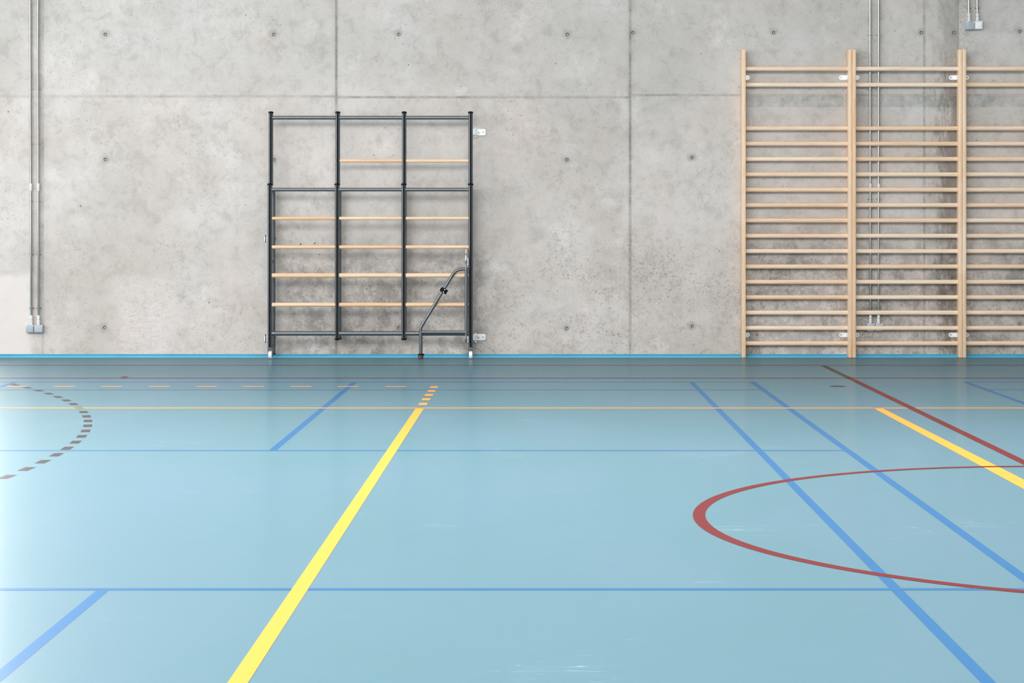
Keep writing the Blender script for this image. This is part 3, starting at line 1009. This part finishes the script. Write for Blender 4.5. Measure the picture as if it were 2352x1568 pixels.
# steel rails and timber rungs between the posts
RAILS = [(270.3, UX, YU, 0.0178), (435.3, LX, YL, 0.0168), (765.5, LX, YL, 0.0205)]
for y, X, Y, r in RAILS:
    for i in range(3):
        a, b = px(X[i], y, Y), px(X[i + 1], y, Y)
        bm = bmesh.new()
        tube(bm, [a + Vector((0.016, 0, 0)), b - Vector((0.016, 0, 0))], r, 22)
        finish('rail', bm, M_DARK, root)
RUNGS = [(369.3, UX, YU, 0.0148, (1, 2)), (501.2, LX, YL, 0.0145, (0, 1, 2)), (567.2, LX, YL, 0.0160, (0, 1, 2)),
         (632.3, LX, YL, 0.0205, (0, 1, 2)), (699.6, LX, YL, 0.0185, (0, 1, 2))]
for y, X, Y, r, bays in RUNGS:
    for i in bays:
        a, b = px(X[i], y, Y), px(X[i + 1], y, Y)
        xa, xb = a.x + 0.0180, b.x - 0.0180
        bm = bmesh.new()
        tube(bm, [(xa, Y, a.z), (xa + 0.007, Y, a.z), (xb - 0.007, Y, a.z), (xb, Y, a.z)], [r * 0.94, r, r, r * 0.94], 22)
        rg = finish('rung', bm, M_FRUNG, root)
        recentre(rg)

# castors under the outer posts
for x in (621.0, 1081.3):
    p = px(x, 823.4, YL)
    R = 0.0355
    cz = R + 0.0006
    bm = bmesh.new()
    hw = 0.0160
    tube(bm, [(p.x - hw, YL, cz), (p.x - hw + 0.002, YL, cz), (p.x + hw - 0.002, YL, cz), (p.x + hw, YL, cz)], [R - 0.003, R, R, R - 0.003], 36)
    wl = finish('wheel', bm, M_WHITE, root)
    bm = bmesh.new()
    for sx in (-1, 1):
        box(bm, (p.x + sx * 0.0195, YL, cz + 0.026), (0.0030, 0.040, 0.078), 0.001, 1)
    box(bm, (p.x, YL, cz + 0.0535), (0.041, 0.040, 0.024), 0.002, 1)
    finish('wheel_fork', bm, M_DARK, wl)
    bm = bmesh.new()
    tube(bm, [(p.x - 0.026, YL, cz), (p.x + 0.026, YL, cz)], 0.0055, 12)
    for sx in (-1, 1):
        tube(bm, [(p.x + sx * 0.0215, YL, cz), (p.x + sx * 0.0275, YL, cz)], 0.0085, 6)
    finish('axle_bolt', bm, M_PIPE, wl)

# wall brackets on the right
for y in (303.6, 773.8):
    p0, p1 = px(1084, y, WALL - 0.004), px(1115.2, y, WALL - 0.004)
    z = p0.z
    bm = bmesh.new()
    prism(bm, rounded_rect((p0.x + p1.x) / 2, z, p1.x - p0.x, 0.056, 0.001, 0.013), WALL - 0.0075, WALL - 0.0008, 'Y')
    kx = px(1093, y, WALL).x
    # lugs that hold the pivot pin
    for dz in (-0.021, 0.021):
        box(bm, (kx - 0.006, WALL - 0.045, z + dz), (0.040, 0.078, 0.006), 0.001, 1)
    box(bm, (px(1088, y, WALL).x, WALL - 0.088, z), (0.030, 0.014, 0.052), 0.002, 1)
    br = finish('wall_bracket', bm, M_ZINC, root)
    bm = bmesh.new()
    tube(bm, [(kx, WALL - 0.060, z - 0.046), (kx, WALL - 0.060, z - 0.040), (kx, WALL - 0.060, z - 0.034), (kx, WALL - 0.060, z + 0.034), (kx, WALL - 0.060, z + 0.040)],
         [0.006, 0.0095, 0.0062, 0.0062, 0.0095], 14)
    finish('pivot_pin', bm, M_ZINC, br)
    bm = bmesh.new()
    bxx, lx = px(1109.8, y, WALL).x, px(1099, y, WALL).x
    tube(bm, [(bxx, WALL - 0.0075, z), (bxx, WALL - 0.012, z)], [0.0080, 0.0060], 6)
    finish('bolt', bm, M_PIPE, br)
    bm = bmesh.new()
    tube(bm, [(lx, WALL - 0.0075, z - 0.004), (lx, WALL - 0.017, z - 0.004)], [0.0105, 0.0090], 6)
    finish('bolt', bm, M_PIPE, br)
    # cross handle of the clamp
    bm = bmesh.new()
    box(bm, (kx, WALL - 0.074, z - 0.004), (0.026, 0.008, 0.008), 0.002, 1)
    box(bm, (kx, WALL - 0.074, z + 0.004), (0.008, 0.008, 0.034), 0.002, 1)
    finish('clamp_handle', bm, M_ZINC, br)

# catches on the left-hand post
for y, hgt in ((548.5, 0.050), (777.5, 0.060)):
    z = px(609, y, YL).z
    xc = px(609.2, y, YL).x
    xe = px(613.8, y, YL).x
    bm = bmesh.new()
    box(bm, (xc, YL + 0.006, z), (0.0125, 0.022, hgt * 0.84), 0.002, 1)
    box(bm, (xe, YL + 0.004, z), (0.0065, 0.030, hgt), 0.001, 1)
    for dz in (-0.38, 0.38):
        box(bm, ((xc + xe) / 2, YL + 0.008, z + dz * hgt), (0.024, 0.016, 0.005), 0.001, 1)
    ct = finish('catch', bm, M_ZINC, root)
    bm = bmesh.new()
    tube(bm, [(xc + 0.004, YL - 0.002, z - hgt * 0.62), (xc + 0.004, YL - 0.002, z + hgt * 0.66)], 0.0042, 10)
    finish('catch_pin', bm, M_BLACK, ct)
    bm = bmesh.new()
    xr = px(633.2, y, YR).x
    tube(bm, [(px(618, y, YR).x, YR - 0.012, z + 0.004), (xr, YR - 0.012, z + 0.004)], 0.0055, 10)
    tube(bm, [(xr - 0.002, YR - 0.012, z + 0.004), (xr + 0.006, YR - 0.012, z + 0.004)], 0.0095, 6)
    finish('catch_bolt', bm, M_DARK, ct)

# swing-out stay: bent tube, upright, lower bar, foot, clamp and pivot pins
YB = WALL - 0.235
sw = None
foot = px(966.3, 812, YB)
pts = [px(966.3, 812, YB), px(966.3, 752.0, YB), px(1047.5, 617.8, YB), px(1071.2, 617.8, YB)]
bm = bmesh.new()
tube(bm, round_path(pts, [0.075, 0.105]), 0.0145, 18)
tube(bm, [px(1071.0, 613.5, YB), px(1071.0, 769.5, YB)], 0.0152, 18)
tube(bm, [px(966.3, 762.6, YB), px(1071.0, 762.6, YB)], 0.0150, 18)
tube(bm, [px(966.3, 811.5, YB), px(966.3, 760, YB)], 0.0162, 18)
sw = finish('swing_stay', bm, M_DARK, root)
fz = foot.z
bm = bmesh.new()
lathe_z(bm, (foot.x, YB, 0.0005), [(0.020, 0.0), (0.0245, 0.004), (0.0245, 0.030), (0.021, 0.040), (0.017, 0.043)], 22)
finish('rubber_foot', bm, M_RUB, sw)
bm = bmesh.new()
lathe_z(bm, (foot.x, YB, 0.036), [(0.0255, 0.0), (0.0262, 0.003), (0.0262, 0.007), (0.0235, 0.010)], 22)
box(bm, (foot.x + 0.027, YB - 0.006, 0.040), (0.010, 0.012, 0.016), 0.002, 1)
finish('foot_clamp', bm, M_BLACK, sw)
d = (px(1047.5, 617.8, YB) - px(966.3, 752.0, YB)).normalized()
c = px(1019.2, 667.0, YB)
c = px(966.3, 752.0, YB) + d * (c - px(966.3, 752.0, YB)).dot(d)
bm = bmesh.new()
tube(bm, [c - d * 0.021, c + d * 0.021], 0.0225, 18)
rot = Matrix.Rotation(-math.atan2(d.z, d.x), 4, 'Y')
nrm = Vector((-d.z, 0, d.x))
box(bm, c - nrm * 0.027, (0.040, 0.018, 0.022), 0.003, 1, rot)
box(bm, c + nrm * 0.022, (0.034, 0.022, 0.012), 0.003, 1, rot)
box(bm, c - nrm * 0.036 + d * 0.016, (0.012, 0.012, 0.010), 0.003, 1, rot)
box(bm, c - nrm * 0.036 - d * 0.016, (0.012, 0.012, 0.010), 0.003, 1, rot)
cp = finish('tube_clamp', bm, M_BLACK, sw)
for s in (-1, 1):
    e = c + d * 0.012 * s - nrm * 0.010
    bm = bmesh.new()
    tube(bm, [e + Vector((0, -0.0215, 0)), e + Vector((0, -0.0255, 0))], 0.0048, 10)
    finish('clamp_bolt', bm, M_ZINC, cp)
# pivot pins above and below the upright
bm = bmesh.new()
b = px(1070.6, 611.5, YB)
u = Vector((0, 0, YB / FPX))
tube(bm, [b, b + u * 3, b + u * 3.2, b + u * 11.3, b + u * 11.6, b + u * 13.5, b + u * 13.8, b + u * 26.5, b + u * 27.5, b + u * 36.5, b + u * 39.0],
     [0.0112, 0.0112, 0.0095, 0.0095, 0.0100, 0.0100, 0.0098, 0.0098, 0.0072, 0.0058, 0.0036], 16)
finish('pivot_pin', bm, M_PIPE, sw)
bm = bmesh.new()
b = px(1070.6, 769.5, YB)
tube(bm, [b, b - u * 7, b - u * 7.3, b - u * 16.8, b - u * 17.6], [0.0062, 0.0062, 0.0110, 0.0110, 0.0085], 16)
finish('pivot_pin', bm, M_PIPE, sw)
for y0, y1 in ((592, 609.5), (772, 786.5)):
    a, b = px(1074.6, y0, YB + 0.01), px(1074.6, y1, YB + 0.01)
    bm = bmesh.new()
    box(bm, (a.x + 0.002, YB + 0.014, (a.z + b.z) / 2), (0.007, 0.026, a.z - b.z), 0.001, 1)
    box(bm, (a.x - 0.007, YB + 0.006, b.z + 0.004), (0.024, 0.022, 0.005), 0.001, 1)
    finish('pivot_bracket', bm, M_ZINC, root)
